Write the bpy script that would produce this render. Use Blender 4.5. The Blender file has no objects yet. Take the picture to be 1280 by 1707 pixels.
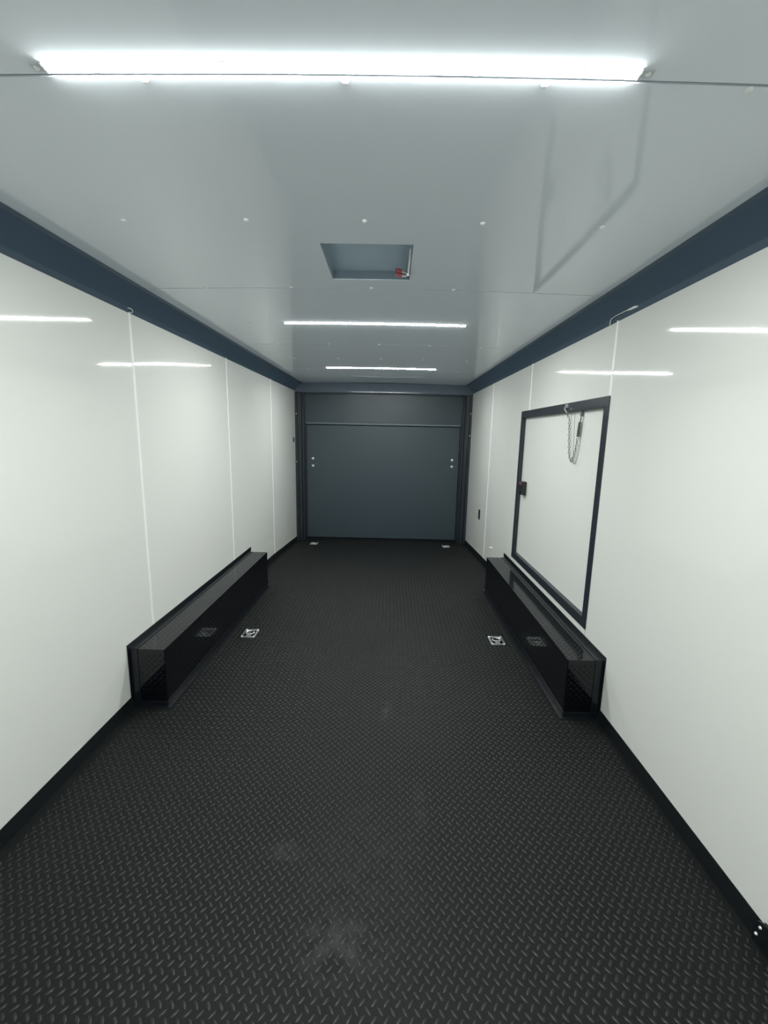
import bpy, bmesh, math, random
import numpy as np
from mathutils import Matrix, Vector

random.seed(7)
scene = bpy.context.scene
col = scene.collection

# ------------------------------------------------------------------ camera, world, exposure
HALF = 1.1468            # half the clear width between the walls
CEIL = 1.991             # ceiling height at its edges
Y_END = 5.728            # where the side walls end at the ramp door
Y_FRONT = -1.55          # wall behind the photographer

cam = bpy.data.cameras.new('camera')
cam.sensor_fit = 'VERTICAL'
cam.sensor_height = 36.0
cam.lens = 15.1914
cam.clip_start = 0.02
cam_ob = bpy.data.objects.new('camera', cam)
col.objects.link(cam_ob)
_r = Vector((0.9996987, 0.0144045, 0.0198728))
_u = Vector((-0.0220828, 0.1744545, 0.9844176))
_b = Vector((0.0107132, -0.9845599, 0.1747200))
cam_ob.matrix_world = Matrix(((_r.x, _u.x, _b.x, 0.0977), (_r.y, _u.y, _b.y, 0.0),
                              (_r.z, _u.z, _b.z, 1.345), (0, 0, 0, 1)))
scene.camera = cam_ob

world = bpy.data.worlds.new('world')
scene.world = world
world.use_nodes = True
world.node_tree.nodes['Background'].inputs[0].default_value = (0.7, 0.8, 0.9, 1)
world.node_tree.nodes['Background'].inputs[1].default_value = 0.02

LED_STRENGTH = 288.0
LED_COLOR = (0.955, 1.0, 0.965)
scene.view_settings.view_transform = 'Standard'
scene.view_settings.look = 'None'
scene.view_settings.gamma = 1.0
scene.view_settings.use_curve_mapping = False
scene.view_settings.exposure = 0.0


# ------------------------------------------------------------------ materials
def new_mat(name, base, rough=0.5, metal=0.0, spec=0.5, coat=0.0):
    m = bpy.data.materials.new(name)
    m.use_nodes = True
    p = m.node_tree.nodes['Principled BSDF']
    p.inputs['Base Color'].default_value = (*base, 1)
    p.inputs['Roughness'].default_value = rough
    p.inputs['Metallic'].default_value = metal
    p.inputs['Specular IOR Level'].default_value = spec
    p.inputs['Coat Weight'].default_value = coat
    return m


def N(m, t, **kw):
    n = m.node_tree.nodes.new(t)
    for k, v in kw.items():
        setattr(n, k, v)
    return n


def link(m, a, b):
    m.node_tree.links.new(a, b)


def add_bump(m, scale, distance, detail=1.0, stretch=(1, 1, 1), per_object=True, fine=None):
    tc = N(m, 'ShaderNodeTexCoord')
    mp = N(m, 'ShaderNodeMapping')
    mp.inputs['Scale'].default_value = stretch
    link(m, tc.outputs['Object'], mp.inputs['Vector'])
    vec = mp.outputs['Vector']
    if per_object:
        oi = N(m, 'ShaderNodeObjectInfo')
        mu = N(m, 'ShaderNodeMath', operation='MULTIPLY')
        mu.inputs[1].default_value = 37.0
        link(m, oi.outputs['Random'], mu.inputs[0])
        ad = N(m, 'ShaderNodeVectorMath', operation='ADD')
        link(m, vec, ad.inputs[0])
        link(m, mu.outputs[0], ad.inputs[1])
        vec = ad.outputs[0]
    no = N(m, 'ShaderNodeTexNoise')
    no.inputs['Scale'].default_value = scale
    no.inputs['Detail'].default_value = detail
    no.inputs['Roughness'].default_value = 0.4
    link(m, vec, no.inputs['Vector'])
    b = N(m, 'ShaderNodeBump')
    b.inputs['Strength'].default_value = 1.0
    b.inputs['Distance'].default_value = distance
    link(m, no.outputs['Fac'], b.inputs['Height'])
    last = b
    if fine:
        n2 = N(m, 'ShaderNodeTexNoise')
        n2.inputs['Scale'].default_value = fine[0]
        n2.inputs['Detail'].default_value = 3.0
        link(m, tc.outputs['Object'], n2.inputs['Vector'])
        b2 = N(m, 'ShaderNodeBump')
        b2.inputs['Strength'].default_value = 1.0
        b2.inputs['Distance'].default_value = fine[1]
        link(m, n2.outputs['Fac'], b2.inputs['Height'])
        link(m, b.outputs['Normal'], b2.inputs['Normal'])
        last = b2
    link(m, last.outputs['Normal'], m.node_tree.nodes['Principled BSDF'].inputs['Normal'])


def add_variation(m, c1, c2, scale, detail=3.0):
    tc = N(m, 'ShaderNodeTexCoord')
    no = N(m, 'ShaderNodeTexNoise')
    no.inputs['Scale'].default_value = scale
    no.inputs['Detail'].default_value = detail
    link(m, tc.outputs['Object'], no.inputs['Vector'])
    r = N(m, 'ShaderNodeValToRGB')
    r.color_ramp.elements[0].position = 0.3
    r.color_ramp.elements[1].position = 0.7
    r.color_ramp.elements[0].color = (*c1, 1)
    r.color_ramp.elements[1].color = (*c2, 1)
    link(m, no.outputs['Fac'], r.inputs['Fac'])
    link(m, r.outputs['Color'], m.node_tree.nodes['Principled BSDF'].inputs['Base Color'])


M = {}
M['wall'] = new_mat('glossy_white_panel', (0.825, 0.835, 0.805), 0.045, spec=0.5)
add_bump(M['wall'], 1.3, 0.006, 1.0, (1, 1.0, 0.6))
M['ceiling'] = new_mat('glossy_ceiling_panel', (0.86, 0.92, 0.985), 0.055, spec=0.42)
add_bump(M['ceiling'], 1.1, 0.004, 1.0)
M['seam'] = new_mat('white_seam_strip', (0.97, 0.975, 0.96), 0.35)
M['backing'] = new_mat('dark_wall_backing', (0.02, 0.022, 0.025), 0.8)
M['plenum'] = new_mat('grey_roof_sheet', (0.30, 0.36, 0.41), 0.55)
add_variation(M['plenum'], (0.42, 0.54, 0.64), (0.47, 0.59, 0.69), 6.0)
M['cove'] = new_mat('hazed_black_cove_metal', (0.062, 0.100, 0.145), 0.40, spec=0.5)  # black metal; lens haze is painted in as a lifted blue base
add_bump(M['cove'], 3.0, 0.002, 1.0, (1, 0.6, 1))
M['header'] = new_mat('hazed_black_header_metal', (0.115, 0.145, 0.180), 0.10, spec=0.5)  # black too, its base colour raised to carry the lens haze
add_bump(M['header'], 2.6, 0.006, 1.0, (1, 1, 0.5))
M['base'] = new_mat('black_base_trim', (0.005, 0.007, 0.009), 0.5, spec=0.3)
add_bump(M['base'], 20.0, 0.0005, 2.0)
M['tread'] = new_mat('black_tread_plate', (0.002, 0.003, 0.005), 0.10, spec=0.45)
add_bump(M['tread'], 5.0, 0.001, 1.0)
M['boxtrim'] = new_mat('black_angle_trim', (0.007, 0.009, 0.012), 0.26, spec=0.42)
add_bump(M['boxtrim'], 8.0, 0.0008, 1.0)
M['ramp'] = new_mat('charcoal_ramp_panel', (0.042, 0.061, 0.076), 0.40, spec=0.5)
add_bump(M['ramp'], 1.5, 0.003, 1.0, fine=(180.0, 0.0006))
M['ledge'] = new_mat('grey_ledge_trim', (0.13, 0.165, 0.19), 0.4)
add_bump(M['ledge'], 12.0, 0.0008, 2.0)
M['liner'] = new_mat('grey_opening_edge', (0.27, 0.34, 0.40), 0.6)
add_variation(M['liner'], (0.25, 0.315, 0.37), (0.29, 0.365, 0.43), 8.0)
M['screw'] = new_mat('white_screw_head', (0.92, 0.93, 0.92), 0.3)
add_variation(M['screw'], (0.90, 0.91, 0.90), (0.95, 0.96, 0.95), 300.0)
M['post'] = new_mat('black_post', (0.022, 0.031, 0.041), 0.35)
add_bump(M['post'], 12.0, 0.0008, 2.0)
M['frame'] = new_mat('black_door_frame', (0.022, 0.028, 0.038), 0.30)
add_bump(M['frame'], 30.0, 0.0003, 2.0)
M['zinc'] = new_mat('zinc_plate', (0.72, 0.75, 0.72), 0.28, metal=0.9)
add_bump(M['zinc'], 60.0, 0.0006, 2.0)
M['bolt'] = new_mat('bright_bolt', (0.80, 0.83, 0.84), 0.30, metal=0.35)
add_variation(M['bolt'], (0.78, 0.81, 0.82), (0.86, 0.88, 0.88), 300.0)
M['chain'] = new_mat('steel_chain', (0.15, 0.16, 0.16), 0.45, metal=0.5)
add_variation(M['chain'], (0.10, 0.11, 0.11), (0.24, 0.26, 0.25), 200.0)
M['plastic'] = new_mat('black_plastic', (0.012, 0.016, 0.018), 0.4)
add_bump(M['plastic'], 200.0, 0.0003, 2.0)
M['red'] = new_mat('red_plastic', (0.42, 0.09, 0.11), 0.4)
add_variation(M['red'], (0.38, 0.08, 0.10), (0.48, 0.12, 0.14), 90.0)
M['dullred'] = new_mat('dull_red_lever', (0.13, 0.05, 0.06), 0.4)
add_variation(M['dullred'], (0.11, 0.04, 0.05), (0.16, 0.07, 0.08), 90.0)
M['wire'] = new_mat('white_wire', (0.82, 0.84, 0.82), 0.4)
add_variation(M['wire'], (0.90, 0.91, 0.90), (0.96, 0.97, 0.96), 80.0)
M['led_body'] = new_mat('light_grey_housing', (0.62, 0.66, 0.67), 0.35)
add_variation(M['led_body'], (0.58, 0.62, 0.63), (0.66, 0.70, 0.71), 40.0)


def rubber_material():
    m = new_mat('black_rubber_floor', (0.03, 0.033, 0.032), 0.66, spec=0.22)
    p = m.node_tree.nodes['Principled BSDF']
    tc = N(m, 'ShaderNodeTexCoord')
    n1 = N(m, 'ShaderNodeTexNoise')
    n1.inputs['Scale'].default_value = 1.6
    n1.inputs['Detail'].default_value = 4.0
    link(m, tc.outputs['Object'], n1.inputs['Vector'])
    r = N(m, 'ShaderNodeValToRGB')
    r.color_ramp.elements[0].position = 0.35
    r.color_ramp.elements[1].position = 0.75
    r.color_ramp.elements[0].color = (0.0055, 0.0066, 0.0070, 1)
    r.color_ramp.elements[1].color = (0.0085, 0.0095, 0.0098, 1)
    link(m, n1.outputs['Fac'], r.inputs['Fac'])
    # dust smears: centre x, y, half sizes, strength
    smears = [(-0.215, 1.19, 0.055, 0.035, 0.34), (-0.02, 0.93, 0.10, 0.07, 0.30), (0.10, 1.93, 0.035, 0.09, 0.26),
              (0.235, 1.40, 0.025, 0.10, 0.20), (0.02, 1.36, 0.04, 0.03, 0.16), (0.30, 2.3, 0.25, 0.55, 0.10),
              (0.05, 1.1, 0.20, 0.30, 0.10)]
    n2 = N(m, 'ShaderNodeTexNoise')
    n2.inputs['Scale'].default_value = 22.0
    n2.inputs['Detail'].default_value = 5.0
    link(m, tc.outputs['Object'], n2.inputs['Vector'])
    total = None
    for (cx, cy, sx, sy, k) in smears:
        mp = N(m, 'ShaderNodeMapping')
        mp.inputs['Location'].default_value = (-cx / sx, -cy / sy, 0)
        mp.inputs['Scale'].default_value = (1 / sx, 1 / sy, 0)
        link(m, tc.outputs['Object'], mp.inputs['Vector'])
        ln = N(m, 'ShaderNodeVectorMath', operation='LENGTH')
        link(m, mp.outputs['Vector'], ln.inputs[0])
        mr = N(m, 'ShaderNodeMapRange', interpolation_type='SMOOTHSTEP')
        mr.inputs['From Min'].default_value = 0.1
        mr.inputs['From Max'].default_value = 1.5
        mr.inputs['To Min'].default_value = k
        mr.inputs['To Max'].default_value = 0.0
        link(m, ln.outputs['Value'], mr.inputs['Value'])
        if total is None:
            total = mr.outputs['Result']
        else:
            a = N(m, 'ShaderNodeMath', operation='ADD')
            link(m, total, a.inputs[0])
            link(m, mr.outputs['Result'], a.inputs[1])
            total = a.outputs[0]
    mr2 = N(m, 'ShaderNodeMapRange')
    mr2.inputs['From Min'].default_value = 0.38
    mr2.inputs['From Max'].default_value = 0.68
    link(m, n2.outputs['Fac'], mr2.inputs['Value'])
    mul = N(m, 'ShaderNodeMath', operation='MULTIPLY', use_clamp=True)
    link(m, total, mul.inputs[0])
    link(m, mr2.outputs['Result'], mul.inputs[1])
    mix = N(m, 'ShaderNodeMix', data_type='RGBA')
    mix.inputs['B'].default_value = (0.10, 0.098, 0.092, 1)
    link(m, mul.outputs[0], mix.inputs['Factor'])
    link(m, r.outputs['Color'], mix.inputs['A'])
    link(m, mix.outputs['Result'], p.inputs['Base Color'])
    b = N(m, 'ShaderNodeBump')
    b.inputs['Distance'].default_value = 0.0006
    n3 = N(m, 'ShaderNodeTexNoise')
    n3.inputs['Scale'].default_value = 140.0
    n3.inputs['Detail'].default_value = 3.0
    link(m, tc.outputs['Object'], n3.inputs['Vector'])
    link(m, n3.outputs['Fac'], b.inputs['Height'])
    link(m, b.outputs['Normal'], p.inputs['Normal'])
    return m


M['rubber'] = rubber_material()
M['tread_top'] = new_mat('worn_rubber_tread', (0.0105, 0.0115, 0.0112), 0.42, spec=0.42)
add_bump(M['tread_top'], 120.0, 0.0006, 2.0, per_object=False)


def led_material():
    m = bpy.data.materials.new('led_lens')
    m.use_nodes = True
    nt = m.node_tree
    nt.nodes.clear()
    out = nt.nodes.new('ShaderNodeOutputMaterial')
    em = nt.nodes.new('ShaderNodeEmission')
    em.inputs['Color'].default_value = (*LED_COLOR, 1)
    tc = nt.nodes.new('ShaderNodeTexCoord')
    sep = nt.nodes.new('ShaderNodeSeparateXYZ')
    nt.links.new(tc.outputs['Object'], sep.inputs[0])
    w = nt.nodes.new('ShaderNodeMath')
    w.operation = 'MULTIPLY'
    w.inputs[1].default_value = 2 * math.pi / 0.012       # one diode every 12 mm
    nt.links.new(sep.outputs['X'], w.inputs[0])
    c = nt.nodes.new('ShaderNodeMath')
    c.operation = 'COSINE'
    nt.links.new(w.outputs[0], c.inputs[0])
    s = nt.nodes.new('ShaderNodeMath')
    s.operation = 'MULTIPLY_ADD'
    s.inputs[1].default_value = 0.45 * LED_STRENGTH
    s.inputs[2].default_value = LED_STRENGTH
    nt.links.new(c.outputs[0], s.inputs[0])
    nt.links.new(s.outputs[0], em.inputs['Strength'])
    nt.links.new(em.outputs[0], out.inputs['Surface'])
    return m


M['led'] = led_material()


# ------------------------------------------------------------------ mesh helpers
class MB:
    def __init__(self):
        self.v = []
        self.f = []

    def quad_grid(self, rows, closed=False):
        base = len(self.v)
        n = len(rows[0])
        for r in rows:
            self.v += [tuple(p) for p in r]
        for i in range(len(rows) - 1):
            for j in range(n if closed else n - 1):
                k = (j + 1) % n
                self.f.append((base + i * n + j, base + i * n + k, base + (i + 1) * n + k, base + (i + 1) * n + j))
        return base

    def box(self, lo, hi):
        b = len(self.v)
        (x0, y0, z0), (x1, y1, z1) = lo, hi
        self.v += [(x0, y0, z0), (x1, y0, z0), (x1, y1, z0), (x0, y1, z0), (x0, y0, z1), (x1, y0, z1), (x1, y1, z1), (x0, y1, z1)]
        for q in ((0, 3, 2, 1), (4, 5, 6, 7), (0, 1, 5, 4), (1, 2, 6, 5), (2, 3, 7, 6), (3, 0, 4, 7)):
            self.f.append(tuple(b + i for i in q))
        return self

    def sweep(self, sections):
        """closed sections (equal counts), capped at both ends"""
        n = len(sections[0])
        b = self.quad_grid(sections, closed=True)
        self.f.append(tuple(b + i for i in range(n))[::-1])
        e = b + (len(sections) - 1) * n
        self.f.append(tuple(e + i for i in range(n)))
        return self

    def tube(self, pts, r, seg=8, flat=1.0):
        pts = [Vector(p) for p in pts]
        secs = []
        ref = None
        for i, p in enumerate(pts):
            t = (pts[min(i + 1, len(pts) - 1)] - pts[max(i - 1, 0)]).normalized()
            if ref is None:
                ref = Vector((0, 0, 1)) if abs(t.z) < 0.9 else Vector((1, 0, 0))
            u = t.cross(ref).normalized()
            w = u.cross(t).normalized()
            ref = w
            rr = r[i] if isinstance(r, (list, tuple)) else r
            secs.append([p + (u * math.cos(a) * rr + w * math.sin(a) * rr * flat) for a in
                         [2 * math.pi * k / seg for k in range(seg)]])
        return self.sweep(secs)

    def ring_loop(self, pts, r, seg=6):
        """closed tube through pts (planar loop ok)"""
        pts = [Vector(p) for p in pts]
        n = len(pts)
        c = sum(pts, Vector()) / n
        nor = Vector()
        for i in range(n):
            nor += (pts[i] - c).cross(pts[(i + 1) % n] - c)
        nor.normalize()
        base = len(self.v)
        for i, p in enumerate(pts):
            t = (pts[(i + 1) % n] - pts[i - 1]).normalized()
            u = t.cross(nor).normalized()
            for k in range(seg):
                a = 2 * math.pi * k / seg
                self.v.append(tuple(p + u * math.cos(a) * r + nor * math.sin(a) * r))
        for i in range(n):
            j = (i + 1) % n
            for k in range(seg):
                l = (k + 1) % seg
                self.f.append((base + i * seg + k, base + j * seg + k, base + j * seg + l, base + i * seg + l))
        return self

    def lathe(self, prof, origin, axis, seg=16):
        """prof: list of (radius, height along axis)"""
        axis = Vector(axis).normalized()
        ref = Vector((0, 0, 1)) if abs(axis.z) < 0.9 else Vector((1, 0, 0))
        u = axis.cross(ref).normalized()
        w = axis.cross(u).normalized()
        o = Vector(origin)
        secs = [[o + axis * h + (u * math.cos(a) + w * math.sin(a)) * max(r, 1e-5) for a in
                 [2 * math.pi * k / seg for k in range(seg)]] for r, h in prof]
        return self.sweep(secs)

    def build(self, name, mat, parent=None, smooth=False, bevel=0.0, origin=None, angle=40):
        me = bpy.data.meshes.new(name)
        vs = self.v
        if origin is not None:
            vs = [(p[0] - origin[0], p[1] - origin[1], p[2] - origin[2]) for p in vs]
        me.from_pydata(vs, [], self.f)
        bm = bmesh.new()
        bm.from_mesh(me)
        bmesh.ops.recalc_face_normals(bm, faces=bm.faces)
        if bevel > 0:
            es = [e for e in bm.edges if len(e.link_faces) == 2 and e.calc_face_angle(0) > 0.6]
            bmesh.ops.bevel(bm, geom=es, offset=bevel, segments=2, profile=0.5, affect='EDGES')
        bm.to_mesh(me)
        bm.free()
        me.materials.append(M[mat])
        if smooth:
            me.polygons.foreach_set('use_smooth', [True] * len(me.polygons))
            me.set_sharp_from_angle(angle=math.radians(angle))
        o = bpy.data.objects.new(name, me)
        col.objects.link(o)
        if origin is not None:
            o.location = origin
        if parent is not None:
            o.parent = parent
        return o


def tag(o, label=None, cat=None, group=None, kind=None):
    if label:
        o['label'] = label
    if cat:
        o['category'] = cat
    if group:
        o['group'] = group
    if kind:
        o['kind'] = kind
    return o


def empty(name, loc=(0, 0, 0), label=None, cat=None, group=None, kind=None):
    o = bpy.data.objects.new(name, None)
    o.empty_display_size = 0.1
    o.location = loc
    col.objects.link(o)
    return tag(o, label, cat, group, kind)


def sheet(us, vs, skip, fn, thick):
    """A rectangular sheet on a breakpoint grid with cells left out; fn(u, v, depth) -> point; closed with back and edges."""
    mb = MB()
    nu, nv = len(us), len(vs)
    for d in (0.0, thick):
        for u in us:
            for v in vs:
                mb.v.append(fn(u, v, d))
    off = nu * nv
    keep = {}
    for i in range(nu - 1):
        for j in range(nv - 1):
            keep[i, j] = not skip((us[i] + us[i + 1]) / 2, (vs[j] + vs[j + 1]) / 2)
    idx = lambda i, j: i * nv + j
    for (i, j), k in keep.items():
        if not k:
            continue
        a, b, c, d = idx(i, j), idx(i + 1, j), idx(i + 1, j + 1), idx(i, j + 1)
        mb.f.append((a, b, c, d))
        mb.f.append((a + off, d + off, c + off, b + off))
        for (ni, nj, p, q) in ((i, j - 1, a, b), (i + 1, j, b, c), (i, j + 1, c, d), (i - 1, j, d, a)):
            if not keep.get((ni, nj), False):
                mb.f.append((q, p, p + off, q + off))
    used = sorted({i for f in mb.f for i in f})
    re = {o: n for n, o in enumerate(used)}
    mb.v = [mb.v[i] for i in used]
    mb.f = [tuple(re[i] for i in f) for f in mb.f]
    return mb


def span(a, b, step, extra=()):
    n = max(1, int(round((b - a) / step)))
    s = [a + (b - a) * i / n for i in range(n + 1)]
    for e in extra:
        if a < e < b:
            s = [x for x in s if abs(x - e) > step * 0.3 or x in (a, b)]
            s.append(e)
    return sorted(set(s))


def floor_z(y):
    """flat deck, then a slope down to the ramp door"""
    if y < 4.25:
        return 0.0
    t = y - 4.25
    if t < 0.3:
        return -0.065 * t * t / 0.6
    return -0.065 * (t - 0.15)


def ceil_z(x):
    return CEIL + 0.015 * (1 - (x / 1.05) ** 2)


def ripple(x, y):
    """dents in the roof skin beside the rear header"""
    return 0.011 * math.exp(-((x - 0.02) / 0.30) ** 2 - ((y - 5.10) / 0.20) ** 2)


# ------------------------------------------------------------------ floor
ys_f = span(Y_FRONT, 4.2, 0.5) + span(4.25, 5.88, 0.1)
fl = MB()
rows_t = [[(-HALF, y, floor_z(y)), (HALF, y, floor_z(y)), (HALF, y, floor_z(y) - 0.04), (-HALF, y, floor_z(y) - 0.04)] for y in ys_f]
fl.sweep(rows_t)
floor = fl.build('floor', 'rubber')
tag(floor, 'black rubber floor with raised tread pattern', kind='structure')

PX, PY = 0.0292, 0.0320


def lozenge(L=0.0225, w=0.0070, h=0.0020):
    v = [(-L / 2, 0, 0), (-L / 4, -w / 2, 0), (L / 4, -w / 2, 0), (L / 2, 0, 0), (L / 4, w / 2, 0), (-L / 4, w / 2, 0),
         (-L * .28, 0, h * .85), (-L * .12, -w * .16, h), (L * .12, -w * .16, h), (L * .28, 0, h * .85), (L * .12, w * .16, h), (-L * .12, w * .16, h)]
    f = [(0, 1, 7, 6), (1, 2, 8, 7), (2, 3, 9, 8), (3, 4, 10, 9), (4, 5, 11, 10), (5, 0, 6, 11), (6, 7, 8, 9), (6, 9, 10, 11)]
    return np.array(v), f


def mesh_from_arrays(name, verts, faces4, mat, parent=None, smooth=True):
    me = bpy.data.meshes.new(name)
    nv, nf = len(verts), len(faces4)
    me.vertices.add(nv)
    me.vertices.foreach_set('co', np.asarray(verts, dtype=np.float32).ravel())
    me.loops.add(nf * 4)
    me.loops.foreach_set('vertex_index', np.asarray(faces4, dtype=np.int32).ravel())
    me.polygons.add(nf)
    me.polygons.foreach_set('loop_start', np.arange(0, nf * 4, 4, dtype=np.int32))
    me.polygons.foreach_set('loop_total', np.full(nf, 4, dtype=np.int32))
    if smooth:
        me.polygons.foreach_set('use_smooth', np.ones(nf, dtype=bool))
    me.update(calc_edges=True)
    me.validate()
    me.materials.append(M[mat])
    o = bpy.data.objects.new(name, me)
    col.objects.link(o)
    if parent is not None:
        o.parent = parent
    return o


LV, LF = lozenge()
LFa = np.array(LF)


def scatter(centres, angles, frames=None):
    """many lozenges as one vertex/face array; centres (n,3); frames: (u, v, n) axes"""
    n = len(centres)
    ca, sa = np.cos(angles), np.sin(angles)
    x = LV[None, :, 0] * ca[:, None] - LV[None, :, 1] * sa[:, None]
    y = LV[None, :, 0] * sa[:, None] + LV[None, :, 1] * ca[:, None]
    z = np.repeat(LV[None, :, 2], n, 0)
    U, V, W_ = [np.array(a, float) for a in (frames or ((1, 0, 0), (0, 1, 0), (0, 0, 1)))]
    P = x[..., None] * U + y[..., None] * V + z[..., None] * W_ + np.asarray(centres)[:, None, :]
    F = (LFa[None] + (np.arange(n) * len(LV))[:, None, None]).reshape(-1, 4)
    return P.reshape(-1, 3), F


def near_rings(x, y):
    for cx, cy in ((-0.826, 2.737), (0.842, 2.722), (-0.871, 5.50), (0.856, 5.50)):
        if abs(x - cx) < 0.064 and abs(y - cy) < 0.080:
            return True
    for s in (-1, 1):
        if 1.90 < y < 3.72 and s * x > 0.945:
            return True
    return False


cent, ang = [], []
ny = int((5.80 - 0.35) / PY)
nx = int(1.12 / PX)
for j in range(ny):
    y0 = 0.35 + j * PY
    for i in range(-nx, nx + 1):
        for (ox, oy, a) in ((0, 0, -0.86), (PX / 2, PY / 2, 0.86)):
            x, y = 0.0165 + i * PX + ox, 0.0035 + y0 + oy
            if abs(x) > 1.125 or near_rings(x, y):
                continue
            cent.append((x, y, floor_z(y)))
            ang.append(a + random.uniform(-.09, .09))
cent, ang = np.array(cent), np.array(ang)
# the 300 in view that show largest are objects of their own
Rm = np.array([list(_r), list(-_u), list(-_b)])
dv = cent - np.array([0.0977, 0, 1.345])
cv = dv @ Rm.T
px = 640 + 720.32 * cv[:, 0] / cv[:, 2]
py = 853.5 + 720.32 * cv[:, 1] / cv[:, 2]
vis = (px > 4) & (px < 1276) & (py < 1703) & (cv[:, 2] > 0)
depth = np.where(vis, np.linalg.norm(dv, axis=1), 99)
single = np.zeros(len(cent), bool)
single[np.argsort(depth)[:300]] = True
P_, F_ = scatter(cent[~single], ang[~single])
o = mesh_from_arrays('tread_lozenges', P_, F_, 'tread_top', floor)
tag(o, kind='stuff')
loz_me = None
for c_, a_ in zip(cent[single], ang[single]):
    if loz_me is None:
        o = mesh_from_arrays('tread_lozenge', LV, LF, 'tread_top', floor)
        loz_me = o.data
    else:
        o = bpy.data.objects.new('tread_lozenge', loz_me)
        col.objects.link(o)
        o.parent = floor
    o.location = c_
    o.rotation_euler = (0, 0, a_)

# ------------------------------------------------------------------ walls
SEAMS = [-0.287, 0.933, 2.153, 3.373, 4.593]
DOOR = (2.145, 3.553, 0.360, 1.554)      # outer outline of the side door frame: y0, y1, z0, z1
OPEN = (DOOR[0] + 0.045, DOOR[1] - 0.045, DOOR[2] + 0.05, DOOR[3] - 0.05)


def wall_side(name, s, label, hole=None):
    back = MB()
    hy = hole
    bys = span(Y_FRONT, Y_END, 0.6, (hole[0], hole[1]) if hole else ())
    bzs = [-0.16] + ([hole[2], hole[3]] if hole else []) + [CEIL + 0.06]
    sk = (lambda u, v: hole[0] < u < hole[1] and hole[2] < v < hole[3]) if hole else (lambda u, v: False)
    w = sheet(bys, bzs, sk, lambda u, v, d: (s * (HALF + 0.004 + d), u, v), 0.03).build(name, 'backing')
    tag(w, label, kind='structure')
    edges = [Y_FRONT] + SEAMS + [Y_END]
    for a, b in zip(edges[:-1], edges[1:]):
        us = span(a + 0.002, b - 0.002, 0.15, (hole[0], hole[1]) if hole else ())
        vs = span(-0.12, CEIL, 0.2, (hole[2], hole[3]) if hole else ())
        sheet(us, vs, sk, lambda u, v, d: (s * (HALF + d), u, v), 0.004).build('wall_panel', 'wall', w)
    for y in SEAMS:
        segs = [(floor_z(y) + 0.03, 1.90)]
        if hole and DOOR[0] < y < DOOR[1]:
            segs = [(DOOR[3] - 0.005, 1.90)]
        elif 1.9 < y < 3.75:
            segs = [(0.327, 1.90)]
        for z0, z1 in segs:
            sec = [(0, -.0095), (.0015, -.0092), (.0035, -.004), (.0035, .004), (.0015, .0092), (0, .0095)]
            MB().sweep([[(s * (HALF + 0.0005 - d), y + q, z) for d, q in sec] for z in (z0, z1)]).build('seam_strip', 'seam', w)
    return w


wall_left = wall_side('wall_left', -1, 'glossy white panelled left wall')
wall_right = wall_side('wall_right', 1, 'glossy white panelled right wall with a low side door', OPEN)
wf = MB().box((-HALF - .034, Y_FRONT - 0.04, -0.04), (HALF + .034, Y_FRONT, CEIL + 0.06)).build('wall_front', 'wall')
tag(wf, 'white end wall behind the viewpoint', kind='structure')

# ------------------------------------------------------------------ ceiling
HATCH = (-0.166, 0.165, 1.659, 2.018)
cb = MB()
HB = (HATCH[0] - .02, HATCH[1] + .02, HATCH[2] - .02, HATCH[3] + .02)
xs_c = span(-HALF - 0.03, HALF + 0.03, 0.12, (HB[0], HB[1]))
ceil_back = sheet(xs_c, [Y_FRONT - .04, HB[2], HB[3], 5.90],
                  lambda u, v: HB[0] < u < HB[1] and HB[2] < v < HB[3],
                  lambda u, v, d: (u, v, ceil_z(u) + 0.006 + d), 0.03).build('ceiling', 'backing')
tag(ceil_back, 'glossy pale grey ceiling panels with a square vent opening', kind='structure')
C_SEAMS = [-0.28, 0.938, 2.132, 3.370, 4.592]
ce = [Y_FRONT] + C_SEAMS + [5.80]
for a, b in zip(ce[:-1], ce[1:]):
    inh = a < HATCH[2] < b
    us = span(-1.06, 1.06, 0.06, (HATCH[0], HATCH[1]) if inh else ())
    vs = span(a + 0.0035, b - 0.0035, 0.04 if a > 4.5 else 0.1, (HATCH[2], HATCH[3]) if inh else ())
    sheet(us, vs, (lambda u, v: HATCH[0] < u < HATCH[1] and HATCH[2] < v < HATCH[3]) if inh else (lambda u, v: False),
          lambda u, v, d: (u, v, ceil_z(u) + d - ripple(u, v)), 0.005).build('ceiling_panel', 'ceiling', ceil_back, smooth=True)
# raw roof cavity behind the vent opening
hz0, hz1 = CEIL + 0.0118, CEIL + 0.052
hm = MB()
hm.box((HATCH[0] - .05, HATCH[2] - .05, hz1), (HATCH[1] + .05, HATCH[3] + .05, hz1 + .006))
vent = hm.build('vent_opening', 'plenum', ceil_back)
tag(vent, 'square unfinished vent opening with grey roof sheet inside')
for lo, hi in (((HATCH[0] - .02, HATCH[2] - .02), (HATCH[0], HATCH[3] + .02)), ((HATCH[1], HATCH[2] - .02), (HATCH[1] + .02, HATCH[3] + .02)),
               ((HATCH[0], HATCH[2] - .02), (HATCH[1], HATCH[2])), ((HATCH[0], HATCH[3]), (HATCH[1], HATCH[3] + .02))):
    MB().box((lo[0], lo[1], hz0 + .008), (hi[0], hi[1], hz1)).build('opening_edge', 'liner', vent)
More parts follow.
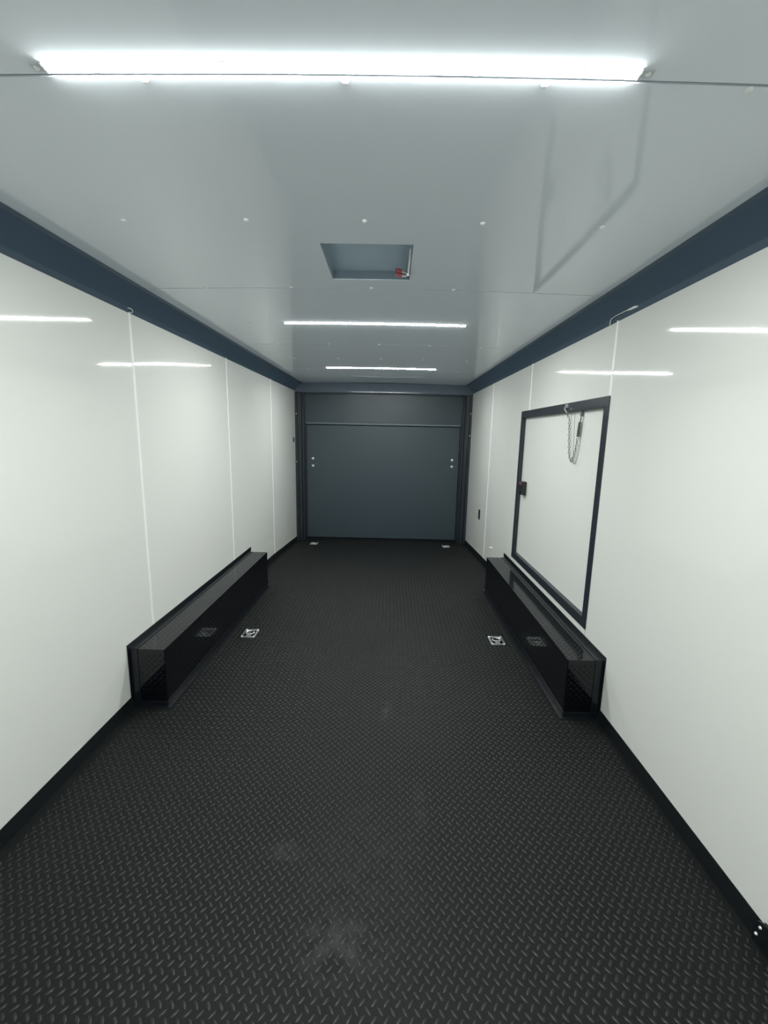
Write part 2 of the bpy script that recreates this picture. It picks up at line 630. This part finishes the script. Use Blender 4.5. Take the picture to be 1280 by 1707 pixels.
# ceiling screws
SCREWS = [(x, 0.948) for x in (-0.75, -0.386, -0.003, 0.375, 0.757)] + [(x, 1.492) for x in (-0.76, -0.371, 0.002, 0.372, 0.744)] + \
         [(x, 2.116) for x in (-0.76, -0.371, -0.003, 0.372, 0.75)] + [(x, 2.74) for x in (-0.76, 0.76)] + \
         [(x, 3.362) for x in (-0.752, -0.375, -0.001, 0.374, 0.752)] + [(x, 3.966) for x in (-0.756, -0.378, -0.002, 0.371, 0.75)] + \
         [(x, 4.575) for x in (-0.752, 0.752)]
scr_me = None
for x, y in SCREWS:
    if scr_me is None:
        so = MB().lathe([(0.0, -0.0050), (0.0045, -0.0045), (0.0078, -0.0018), (0.0082, 0.0005), (0.0, 0.0006)], (0, 0, 0), (0, 0, 1), 10).build('screw', 'screw', ceil_back, smooth=True)
        scr_me = so.data
    else:
        so = bpy.data.objects.new('screw', scr_me)
        col.objects.link(so)
        so.parent = ceil_back
    so.location = (x, y, ceil_z(x))

# ------------------------------------------------------------------ trim: coves, header, posts, baseboards
for s, nm, lab in ((-1, 'trim_1', 'black angled cove trim above the left wall'), (1, 'trim_2', 'black angled cove trim above the right wall')):
    prof = [(0, 1.8885), (.001, 1.8885), (.0105, 1.9065), (.014, 1.913), (.078, 1.976), (.084, 1.983), (.098, 1.9885), (.098, 2.000), (0, 2.000)]
    ysc = span(Y_FRONT, Y_END + 0.04, 0.3)
    o = MB().sweep([[(s * (HALF - d), y, z) for d, z in prof] for y in ysc]).build(nm, 'cove', smooth=True, angle=25)
    tag(o, lab, kind='structure')

hd = MB()
xsh = span(-HALF, HALF, 0.1)
hd.sweep([[(x, Y_END + .012, ceil_z(x) + .01), (x, Y_END, ceil_z(x) - .012), (x, Y_END, 1.885), (x, Y_END + .008, 1.872), (x, Y_END + .03, 1.866),
           (x, Y_END + .12, 1.866), (x, Y_END + .12, ceil_z(x) + .01)] for x in xsh])
o = hd.build('trim_3', 'header', smooth=True, angle=30)
tag(o, 'glossy black header across the top of the ramp door opening', kind='structure')

for s, nm, side in ((-1, 'trim_4', 'left'), (1, 'trim_5', 'right')):
    inner = 1.050
    sec = [(HALF, Y_END - .004), (1.118, Y_END - .004), (1.114, Y_END + .022), (1.098, Y_END + .024), (1.094, Y_END + .004), (inner + .016, Y_END + .004),
           (inner + .012, Y_END + .03), (inner + .004, Y_END + .03), (inner, Y_END + .016), (inner - .014, Y_END + .016), (inner - .016, Y_END + .10), (HALF, Y_END + .10)]
    p = MB().sweep([[(s * x, y, z) for x, y in sec] for z in (-0.14, 1.872)]).build(nm, 'post')
    tag(p, f'black steel post along the {side} edge of the ramp door opening', kind='structure')
    for (xx, zz) in ((1.128, 1.60 if s < 0 else 1.64), (1.128, 1.36 if s > 0 else 0.98)):
        MB().lathe([(0.0, -.006), (.006, -.005), (.008, 0.0), (0.0, .001)], (s * xx, Y_END - .004, zz), (0, 1, 0), 10).build('screw', 'bolt', p, smooth=True)

bb = [(0, .0524), (.003, .0524), (.0145, .004), (.0157, -.004), (0, -.004)]
for s, nm, side in ((-1, 'baseboard_left', 'left'), (1, 'baseboard_right', 'right')):
    root = None
    for y0, y1 in ((Y_FRONT, 1.915), (3.72, Y_END)):
        o = MB().sweep([[(s * (HALF - d), y, floor_z(y) + z) for d, z in bb] for y in span(y0, y1, 0.1)]).build(nm if root is None else 'far_strip', 'base', root)
        if root is None:
            root = o
            tag(o, f'black angle strip along the foot of the {side} wall', kind='structure')

# ------------------------------------------------------------------ ramp door at the far end
rd = empty('door_2', (0, 5.80, -0.06), kind='structure')
tag(rd, 'charcoal full-width ramp door closing the far end')


def part(mb, name, mat, root, **kw):
    """build in world coordinates, keep under root that sits at its own location"""
    o = mb.build(name, mat, None, **kw)
    o.parent = root
    o.matrix_parent_inverse = Matrix.Translation(-Vector(root.location))
    return o


Yd = 5.800
part(MB().box((-1.07, Yd + .012, 1.470), (1.07, Yd + .05, 1.885)), 'upper_panel', 'ramp', rd, bevel=.002)
part(MB().box((-1.012, Yd - .006, -0.052), (1.012, Yd + .05, 1.462)), 'lower_panel', 'ramp', rd, bevel=.003)
led = MB()
led.sweep([[(x, Yd + .02, 1.499), (x, Yd - .006, 1.499), (x, Yd - .026, 1.494), (x, Yd - .026, 1.476), (x, Yd + .02, 1.466)] for x in (-1.012, 1.012)])
part(led, 'ledge', 'ledge', rd)
for s in (-1, 1):
    part(MB().box((min(s * 1.018, s * 1.07), Yd + .004, -0.06), (max(s * 1.018, s * 1.07), Yd + .05, 1.472)), 'edge_stile', 'post', rd, bevel=.002)
part(MB().box((-1.07, Yd - .002, -0.115), (1.07, Yd + .05, -0.062)), 'bottom_rail', 'base', rd)
part(MB().box((-1.07, Yd + .002, 1.852), (1.07, Yd + .012, 1.870)), 'top_rail', 'post', rd)
for x in (-0.929, 0.926):
    for z in (1.022 if x < 0 else 1.036, 0.926 if x < 0 else 0.949):
        part(MB().lathe([(0.0, -.012), (.010, -.011), (.016, -.006), (.018, 0), (.018, .002), (0, .002)], (x, Yd - .007, z), (0, 1, 0), 14), 'bolt', 'bolt', rd, smooth=True)

# ------------------------------------------------------------------ side door in the right wall
sd = empty('door_1', (HALF, (DOOR[0] + DOOR[1]) / 2, DOOR[2]), kind='structure')
tag(sd, 'low white side door in a black frame above the right wheel box')
y0, y1, z0, z1 = DOOR
oy0, oy1, oz0, oz1 = OPEN
xf = HALF - 0.005      # face of the frame stands 5 mm proud of the wall
xb = HALF + 0.034
LEAF = HALF + 0.020
for nm, lo, hi in (('frame_head', (y0, oz1), (y1, z1)), ('frame_sill', (y0, z0), (y1, oz0)),
                   ('frame_jamb', (y0, oz0), (oy0, oz1)), ('frame_jamb', (oy1, oz0), (y1, oz1))):
    ex = MB()
    ex.box((xf, lo[0], lo[1]), (HALF + 0.0005, hi[0], hi[1]))
    part(ex, nm, 'frame', sd, bevel=.0015)
# reveal lining of the opening
for nm, lo, hi in (('reveal', (oy0, oz1 - .003), (oy1, oz1)), ('reveal', (oy0, oz0), (oy1, oz0 + .003)),
                   ('reveal', (oy0, oz0), (oy0 + .003, oz1)), ('reveal', (oy1 - .003, oz0), (oy1, oz1))):
    part(MB().box((xf, lo[0], lo[1]), (LEAF + .01, hi[0], hi[1])), nm, 'frame', sd)
part(MB().box((LEAF, oy0 + .004, oz0 + .004), (LEAF + .03, oy1 - .004, oz1 - .004)), 'leaf', 'wall', sd)
# latch on the far jamb
la = MB()
ly, lz0, lz1 = 3.405, 0.905, 1.010
la.box((LEAF - .034, ly - .045, lz0), (LEAF + .002, ly + .03, lz1))
latch = part(la, 'latch', 'plastic', sd, bevel=.006)
lv = MB()
lv.box((LEAF - .046, ly - .034, lz1 - .030), (LEAF - .030, ly + .018, lz1 - .004))
lo_ = lv.build('lever', 'dullred', None, bevel=.004)
lo_.parent = latch
kn = MB()
kn.lathe([(0, -.012), (.010, -.011), (.012, 0), (0, 0)], (LEAF - .034, ly - .005, lz0 + .026), (1, 0, 0), 12)
ko_ = kn.build('knob', 'plastic', None, smooth=True)
ko_.parent = latch

# ------------------------------------------------------------------ LED bars
LX0, LX1 = -0.553, 0.535


def led_bar(y, label):
    root = empty('led_light_bar', (0, y, CEIL), label, 'light', 'led bars across the ceiling')
    xs = span(LX0, LX1, 0.06)
    # slim backing strip with a low domed lens
    prof_h = [(-.0108, 0), (-.0104, -.0012), (.0104, -.0012), (.0108, 0)]
    part(MB().sweep([[(x, y + a, ceil_z(x) + b) for a, b in prof_h] for x in xs]), 'housing', 'led_body', root)
    arc = [(math.cos(a) * 0.0104, -.0012 - math.sin(a) * 0.0024) for a in np.linspace(0, math.pi, 9)]
    part(MB().sweep([[(x, y + a, ceil_z(x) + b) for a, b in arc] for x in xs]), 'lens', 'led', root, smooth=True)
    for s, xe in ((-1, LX0), (1, LX1)):
        cap = MB()
        cap.box((min(xe, xe + s * .006), y - .0127, ceil_z(xe) - .0042), (max(xe, xe + s * .006), y + .0127, ceil_z(xe)))
        part(cap, 'end_cap', 'led_body', root, bevel=.002)
        tb = MB()
        tb.box((min(xe + s * .006, xe + s * .026), y - .009, ceil_z(xe) - .002), (max(xe + s * .006, xe + s * .026), y + .009, ceil_z(xe) + .001))
        t = part(tb, 'mounting_tab', 'led_body', root, bevel=.0008)
        sc = MB().lathe([(0, -.0055), (.003, -.005), (.0052, -.002), (0, -.0018)], (xe + s * .017, y, ceil_z(xe)), (0, 0, 1), 10).build('screw', 'bolt', None, smooth=True)
        sc.parent = t
    return root


led_bar(0.919, 'nearest and largest glowing led bar across the ceiling')
led_bar(2.760, 'middle glowing led bar, just beyond the square vent opening')
led_bar(4.512, 'farthest glowing led bar, closest to the black header')
led_bar(-0.90, 'added unseen led bar behind the viewpoint, lighting the near walls')  # guessed extra bar out of view, added to brighten the near walls


# ------------------------------------------------------------------ wheel boxes
def wheel_box(s, label):
    root = empty('wheel_box', (s * 1.06, 2.83, 0), label, 'wheel box', 'tread plate wheel boxes')
    xi, zt, ya, yb = 0.975, 0.300, 1.930, 3.712
    b = MB().box((min(s * xi, s * (HALF - .0048)), ya, 0.0), (max(s * xi, s * (HALF - .0048)), yb, zt))
    part(b, 'body', 'tread', root, bevel=.002)
    # raised tread bars
    Ps, Fs, off = [], [], 0
    pu = 0.030
    for (org, U, V, Nn, lu, lv_) in (
            ((s * xi, ya, 0.035), (0, 1, 0), (0, 0, 1), (-s, 0, 0), yb - ya, zt - 0.035),
            ((s * xi, ya, 0.035), (s, 0, 0), (0, 0, 1), (0, -1, 0), 0.13, zt - 0.035),
            ((s * xi, ya, zt), (s, 0, 0), (0, 1, 0), (0, 0, 1), 0.13, yb - ya)):
        cs, an = [], []
        O, U, V = np.array(org, float), np.array(U, float), np.array(V, float)
        for i in range(int(lu / pu)):
            for j in range(int(lv_ / pu)):
                for (a, b_, t) in ((0.3, 0.3, .785), (0.8, 0.8, -.785)):
                    u, v = (i + a) * pu, (j + b_) * pu
                    if u > lu - .012 or v > lv_ - .012:
                        continue
                    cs.append(O + U * u + V * v)
                    an.append(t)
        P, F = scatter(np.array(cs), np.array(an), (U, V, Nn))
        dn = (P - np.repeat(np.array(cs), len(LV), 0)) @ np.array(Nn, float)
        P = P - dn[:, None] * np.array(Nn, float) * 0.45
        Ps.append(P)
        Fs.append(F + off)
        off += len(P)
    o = mesh_from_arrays('tread_bars', np.concatenate(Ps), np.concatenate(Fs), 'tread', None)
    o.parent = root
    o.matrix_parent_inverse = Matrix.Translation(-Vector(root.location))
    tag(o, kind='stuff')
    X = lambda a, c: (min(s * a, s * c), max(s * a, s * c))
    # angle along the wall: upright leg and flat leg
    w = HALF - .0005
    a, c = X(w - .004, w)
    up = MB().box((a, 1.912, zt - .01), (c, 3.785, 0.326))
    part(up, 'wall_flange', 'boxtrim', root, bevel=.001)
    a, c = X(1.106, w - .004)
    part(MB().box((a, ya - .001, zt), (c, yb, zt + .003)), 'top_flange', 'boxtrim', root, bevel=.001)
    a, c = X(w - .004, w)
    part(MB().box((a, 1.912, 0.0), (c, ya + .03, zt - .01)), 'front_flange', 'boxtrim', root, bevel=.001)
    a, c = X(1.106, w - .004)
    part(MB().box((a, ya - .003, 0.0), (c, ya, zt)), 'corner_strip', 'boxtrim', root, bevel=.001)
    # angle along the floor
    a, c = X(xi - .003, xi)
    part(MB().box((a, ya - .003, 0.0), (c, yb, .032)), 'floor_strip', 'boxtrim', root, bevel=.001)
    a, c = X(xi - .020, xi - .003)
    part(MB().box((a, ya - .020, 0.0), (c, yb, .004)), 'floor_flange', 'boxtrim', root, bevel=.001)
    a, c = X(xi - .003, w)
    part(MB().box((a, ya - .006, 0.0), (c, ya - .003, .030)), 'floor_strip', 'boxtrim', root, bevel=.001)
    part(MB().box((a, ya - .020, 0.0), (c, ya - .006, .004)), 'floor_flange', 'boxtrim', root, bevel=.001)
    return root


wheel_box(-1, 'long black tread-plate wheel box at the foot of the left wall')
wheel_box(1, 'long black tread-plate wheel box under the side door')


# ------------------------------------------------------------------ recessed tie-down rings
def rounded_rect(hx, hy, r, n=5):
    pts = []
    for cx, cy, a0 in ((hx - r, hy - r, 0), (-hx + r, hy - r, 90), (-hx + r, -hy + r, 180), (hx - r, -hy + r, 270)):
        for k in range(n):
            a = math.radians(a0 + 90 * k / (n - 1))
            pts.append((cx + r * math.cos(a), cy + r * math.sin(a)))
    return pts


def tie_down(x, y, label, mesh=None):
    z = floor_z(y)
    tilt = math.atan(-0.065) if y > 4.6 else 0.0
    root = empty('tie_down_ring', (x, y, z), label, 'tie-down ring', 'recessed floor tie-downs')
    root.rotation_euler = (tilt, 0, 0)
    if mesh is None:
        loops = []
        for hx, hy, r, h in ((.049, .062, .014, 0.0), (.0485, .0615, .014, .0030), (.036, .046, .020, .0032), (.031, .041, .020, -.010), (.004, .006, .003, -.011)):
            loops.append([(a, b, h) for a, b in rounded_rect(hx, hy, r)])
        mb = MB()
        mb.sweep(loops)
        pan = mb.build('pan', 'zinc', root, smooth=True)
        ring = [(0.026 * math.cos(a), 0.004 + 0.030 * math.sin(a), 0.0035) for a in np.linspace(-0.45, math.pi + 0.45, 16)]
        rg = MB().ring_loop(ring, 0.0055, 8).build('ring', 'zinc', root, smooth=True)
        cl = MB().box((-.016, -.040, -.004), (.016, -.013, .006)).build('clamp', 'zinc', root, bevel=.003)
        bolts = []
        for i, (bx, by) in enumerate(((-.039, -.051), (.039, -.051), (.039, .051), (-.039, .051))):
            bo = MB().lathe([(0, .0075), (.005, .0065), (.0075, .0032), (0, .003)], (0, 0, 0), (0, 0, 1), 10).build('bolt', 'bolt', root, smooth=True)
            bo.location = (bx, by, 0)
            bolts.append(bo)
        return [pan, rg, cl] + bolts
    for src in mesh:
        c = src.copy()
        col.objects.link(c)
        c.parent = root
    return mesh


tm = tie_down(-0.826, 2.737, 'bright zinc tie-down ring in the floor beside the left wheel box')
tie_down(0.842, 2.722, 'bright zinc tie-down ring in the floor beside the right wheel box', tm)
tie_down(-0.871, 5.50, 'small bright tie-down ring on the floor before the ramp door, left of the two', tm)
tie_down(0.856, 5.50, 'small bright tie-down ring on the floor before the ramp door, right of the two', tm)

# ------------------------------------------------------------------ wall fittings
out = empty('power_outlet', (HALF, 4.93, 0.467), 'small black power outlet on the right wall near the ramp door', 'outlet')
part(MB().box((HALF - .006, 4.893, 0.412), (HALF + .001, 4.963, 0.522)), 'cover_plate', 'plastic', out, bevel=.002)
for zc in (0.440, 0.494):
    part(MB().box((HALF - .009, 4.911, zc - .017), (HALF - .005, 4.945, zc + .017)), 'socket', 'plastic', out, bevel=.003)
sw = empty('wall_switch', (-HALF, 5.62, 1.266), 'tiny dark switch on the left wall beside the black post', 'switch')
part(MB().box((-HALF - .001, 5.595, 1.236), (-HALF + .007, 5.640, 1.298)), 'plate', 'plastic', sw, bevel=.002)
part(MB().box((-HALF + .006, 5.610, 1.256), (-HALF + .013, 5.625, 1.278)), 'rocker', 'plastic', sw, bevel=.002)

br = empty('corner_bracket', (HALF - .016, 0.953, 0.0), 'small black screwed bracket on the base strip at the right picture edge', 'bracket')
bk = MB()
sec = [(0.905, 0.0), (0.985, 0.0), (0.985, .052), (0.978, .066), (0.966, .074), (0.948, .080), (0.905, .082)]
bk.sweep([[(x, a, z) for a, z in sec] for x in (HALF - .0225, HALF - .0165)])
part(bk, 'plate', 'base', br)
part(MB().box((HALF - .0170, .912, .054), (HALF + .0003, .975, .062)), 'return_edge', 'base', br)
for yy, zz in ((0.966, 0.058), (0.974, 0.028)):
    part(MB().lathe([(0, -.004), (.003, -.0035), (.0045, 0), (0, .001)], (HALF - .0225, yy, zz), (1, 0, 0), 10), 'screw', 'bolt', br, smooth=True)

# ------------------------------------------------------------------ chain and spring hanging on the side door
ch = empty('door_chain', (HALF, 2.55, 1.505), 'thin steel chain with a coil spring hanging from the side door head', 'chain')
xc = LEAF - 0.012
hk = MB()
hk.box((xf - .004, 2.636, 1.526), (xf, 2.668, 1.548))
hk.tube([(xf - .004, 2.652, 1.535), (xf - .012, 2.650, 1.526), (xf - .010, 2.644, 1.512), (xf - .003, 2.640, 1.503), (xf - .001, 2.636, 1.496)], .0045, 8)
part(hk, 'hook', 'zinc', ch, smooth=True)


def chain_links(pts, n, r=0.0014):
    pts = [Vector(p) for p in pts]
    seg = [(pts[i + 1] - pts[i]).length for i in range(len(pts) - 1)]
    tot = sum(seg)
    L = tot / n

    def at(t):
        for i, q in enumerate(seg):
            if t <= q or i == len(seg) - 1:
                return pts[i].lerp(pts[i + 1], min(1, t / q))
            t -= q
    mb = MB()
    for k in range(n):
        c = at((k + .5) * L)
        d = (at(min(tot, (k + .9) * L)) - at((k + .1) * L)).normalized()
        side = Vector((1, 0, 0)) if k % 2 else d.cross(Vector((1, 0, 0))).normalized()
        hl, hw = L * 0.66, 0.0060
        loop = []
        for a in np.linspace(0, 2 * math.pi, 12, endpoint=False):
            ca, sa = math.cos(a), math.sin(a)
            loop.append(c + d * (hl * 0.45 * (1 if ca > 0 else -1) * (abs(ca) ** .5) + 0.0) * 1.2 + side * hw * sa)
        mb.ring_loop(loop, r, 5)
    return mb


XC = lambda y, z: (xc, y, z)
path1 = [(xf - .002, 2.637, 1.497), XC(2.628, 1.46), XC(2.610, 1.36), XC(2.590, 1.27), XC(2.578, 1.240), XC(2.560, 1.222), XC(2.545, 1.216), XC(2.530, 1.222),
         XC(2.520, 1.240), XC(2.508, 1.275), XC(2.494, 1.33), XC(2.488, 1.352)]
part(chain_links(path1, 26, 0.0019), 'links', 'chain', ch, smooth=True)
hx = MB()
coil = []
pa, pb = Vector(XC(2.487, 1.358)), Vector(XC(2.478, 1.440))
dd = (pb - pa)
for i in range(14 * 10 + 1):
    t = i / 140
    a = 2 * math.pi * i / 10
    coil.append(pa + dd * t + Vector((math.cos(a) * .0085, math.sin(a) * .0085, 0)))
hx.tube(coil, .0019, 5)
part(hx, 'spring', 'chain', ch, smooth=True)
ca_ = MB()
ca_.box((xc - .006, 2.462, 1.470), (xc + .008, 2.474, oz1))
part(ca_, 'anchor', 'chain', ch, bevel=.002)
part(MB().tube([XC(2.478, 1.440), XC(2.474, 1.455), XC(2.468, 1.474)], .003, 6), 'clip', 'chain', ch, smooth=True)
part(MB().tube([XC(2.470, 1.470), XC(2.452, 1.44), XC(2.446, 1.36), XC(2.460, 1.27), XC(2.478, 1.222), XC(2.492, 1.206), XC(2.506, 1.204), XC(2.518, 1.216), XC(2.530, 1.26),
                XC(2.545, 1.38), XC(2.560, oz1)], .0014, 6), 'cable', 'chain', ch, smooth=True)

# ------------------------------------------------------------------ wiring inside the vent opening
wr = empty('vent_wiring', (0.15, 1.942, CEIL + .02), 'white wires with red caps poking out of the square vent opening', 'wires')
zz = CEIL + .012
part(MB().tube([(0.158, 1.742, zz + .022), (0.157, 1.802, zz + .004), (0.156, 1.872, zz - .002), (0.157, 1.927, zz - .004), (0.159, 1.957, zz + .004), (0.161, 1.972, zz + .02)], .0035, 7), 'cable', 'wire', wr, smooth=True)
for k, (yy, dz) in enumerate(((1.927, .006), (1.952, -.002))):
    w_ = part(MB().tube([(0.157, 1.942, zz), (0.147, 1.945 + (yy - 1.942) * .5, zz + dz), (0.134, yy, zz + dz), (0.124, yy - .004, zz + dz + .002)], .0026, 7), 'wire', 'wire', wr, smooth=True)
    cp = MB().lathe([(0, -.004), (.0085, -.002), (.0075, .012), (.0055, .024), (0, .026)], (0.126, yy - .004, zz + dz + .002), (-.85, -.45, .1), 12).build('cap', 'red', None, smooth=True)
    cp.parent = w_

# ------------------------------------------------------------------ loose bits under the coves
o = MB().tube([(HALF - .011, 1.972, 1.905), (HALF - .016, 1.990, 1.906), (HALF - .016, 2.02, 1.907), (HALF - .018, 2.05, 1.909), (HALF - .0185, 2.10, 1.910), (HALF - .0185, 2.15, 1.910),
               (HALF - .017, 2.185, 1.908), (HALF - .012, 2.205, 1.899), (HALF - .004, 2.220, 1.886)], [.003, .0055, .005, .0018, .0016, .0016, .0018, .0026, .0028], 7).build('loose_strip', 'wire', None, smooth=True)
tag(o, 'thin white bent strip sticking out of the right cove', 'strip')
o = MB().tube([(-HALF + .010, 2.128, 1.905), (-HALF + .015, 2.145, 1.906), (-HALF + .015, 2.158, 1.902), (-HALF + .009, 2.166, 1.895), (-HALF + .004, 2.156, 1.890)], .0020, 7).build('loose_clip', 'wire', None, smooth=True)
tag(o, 'tiny white clip under the left cove above a wall seam', 'clip')
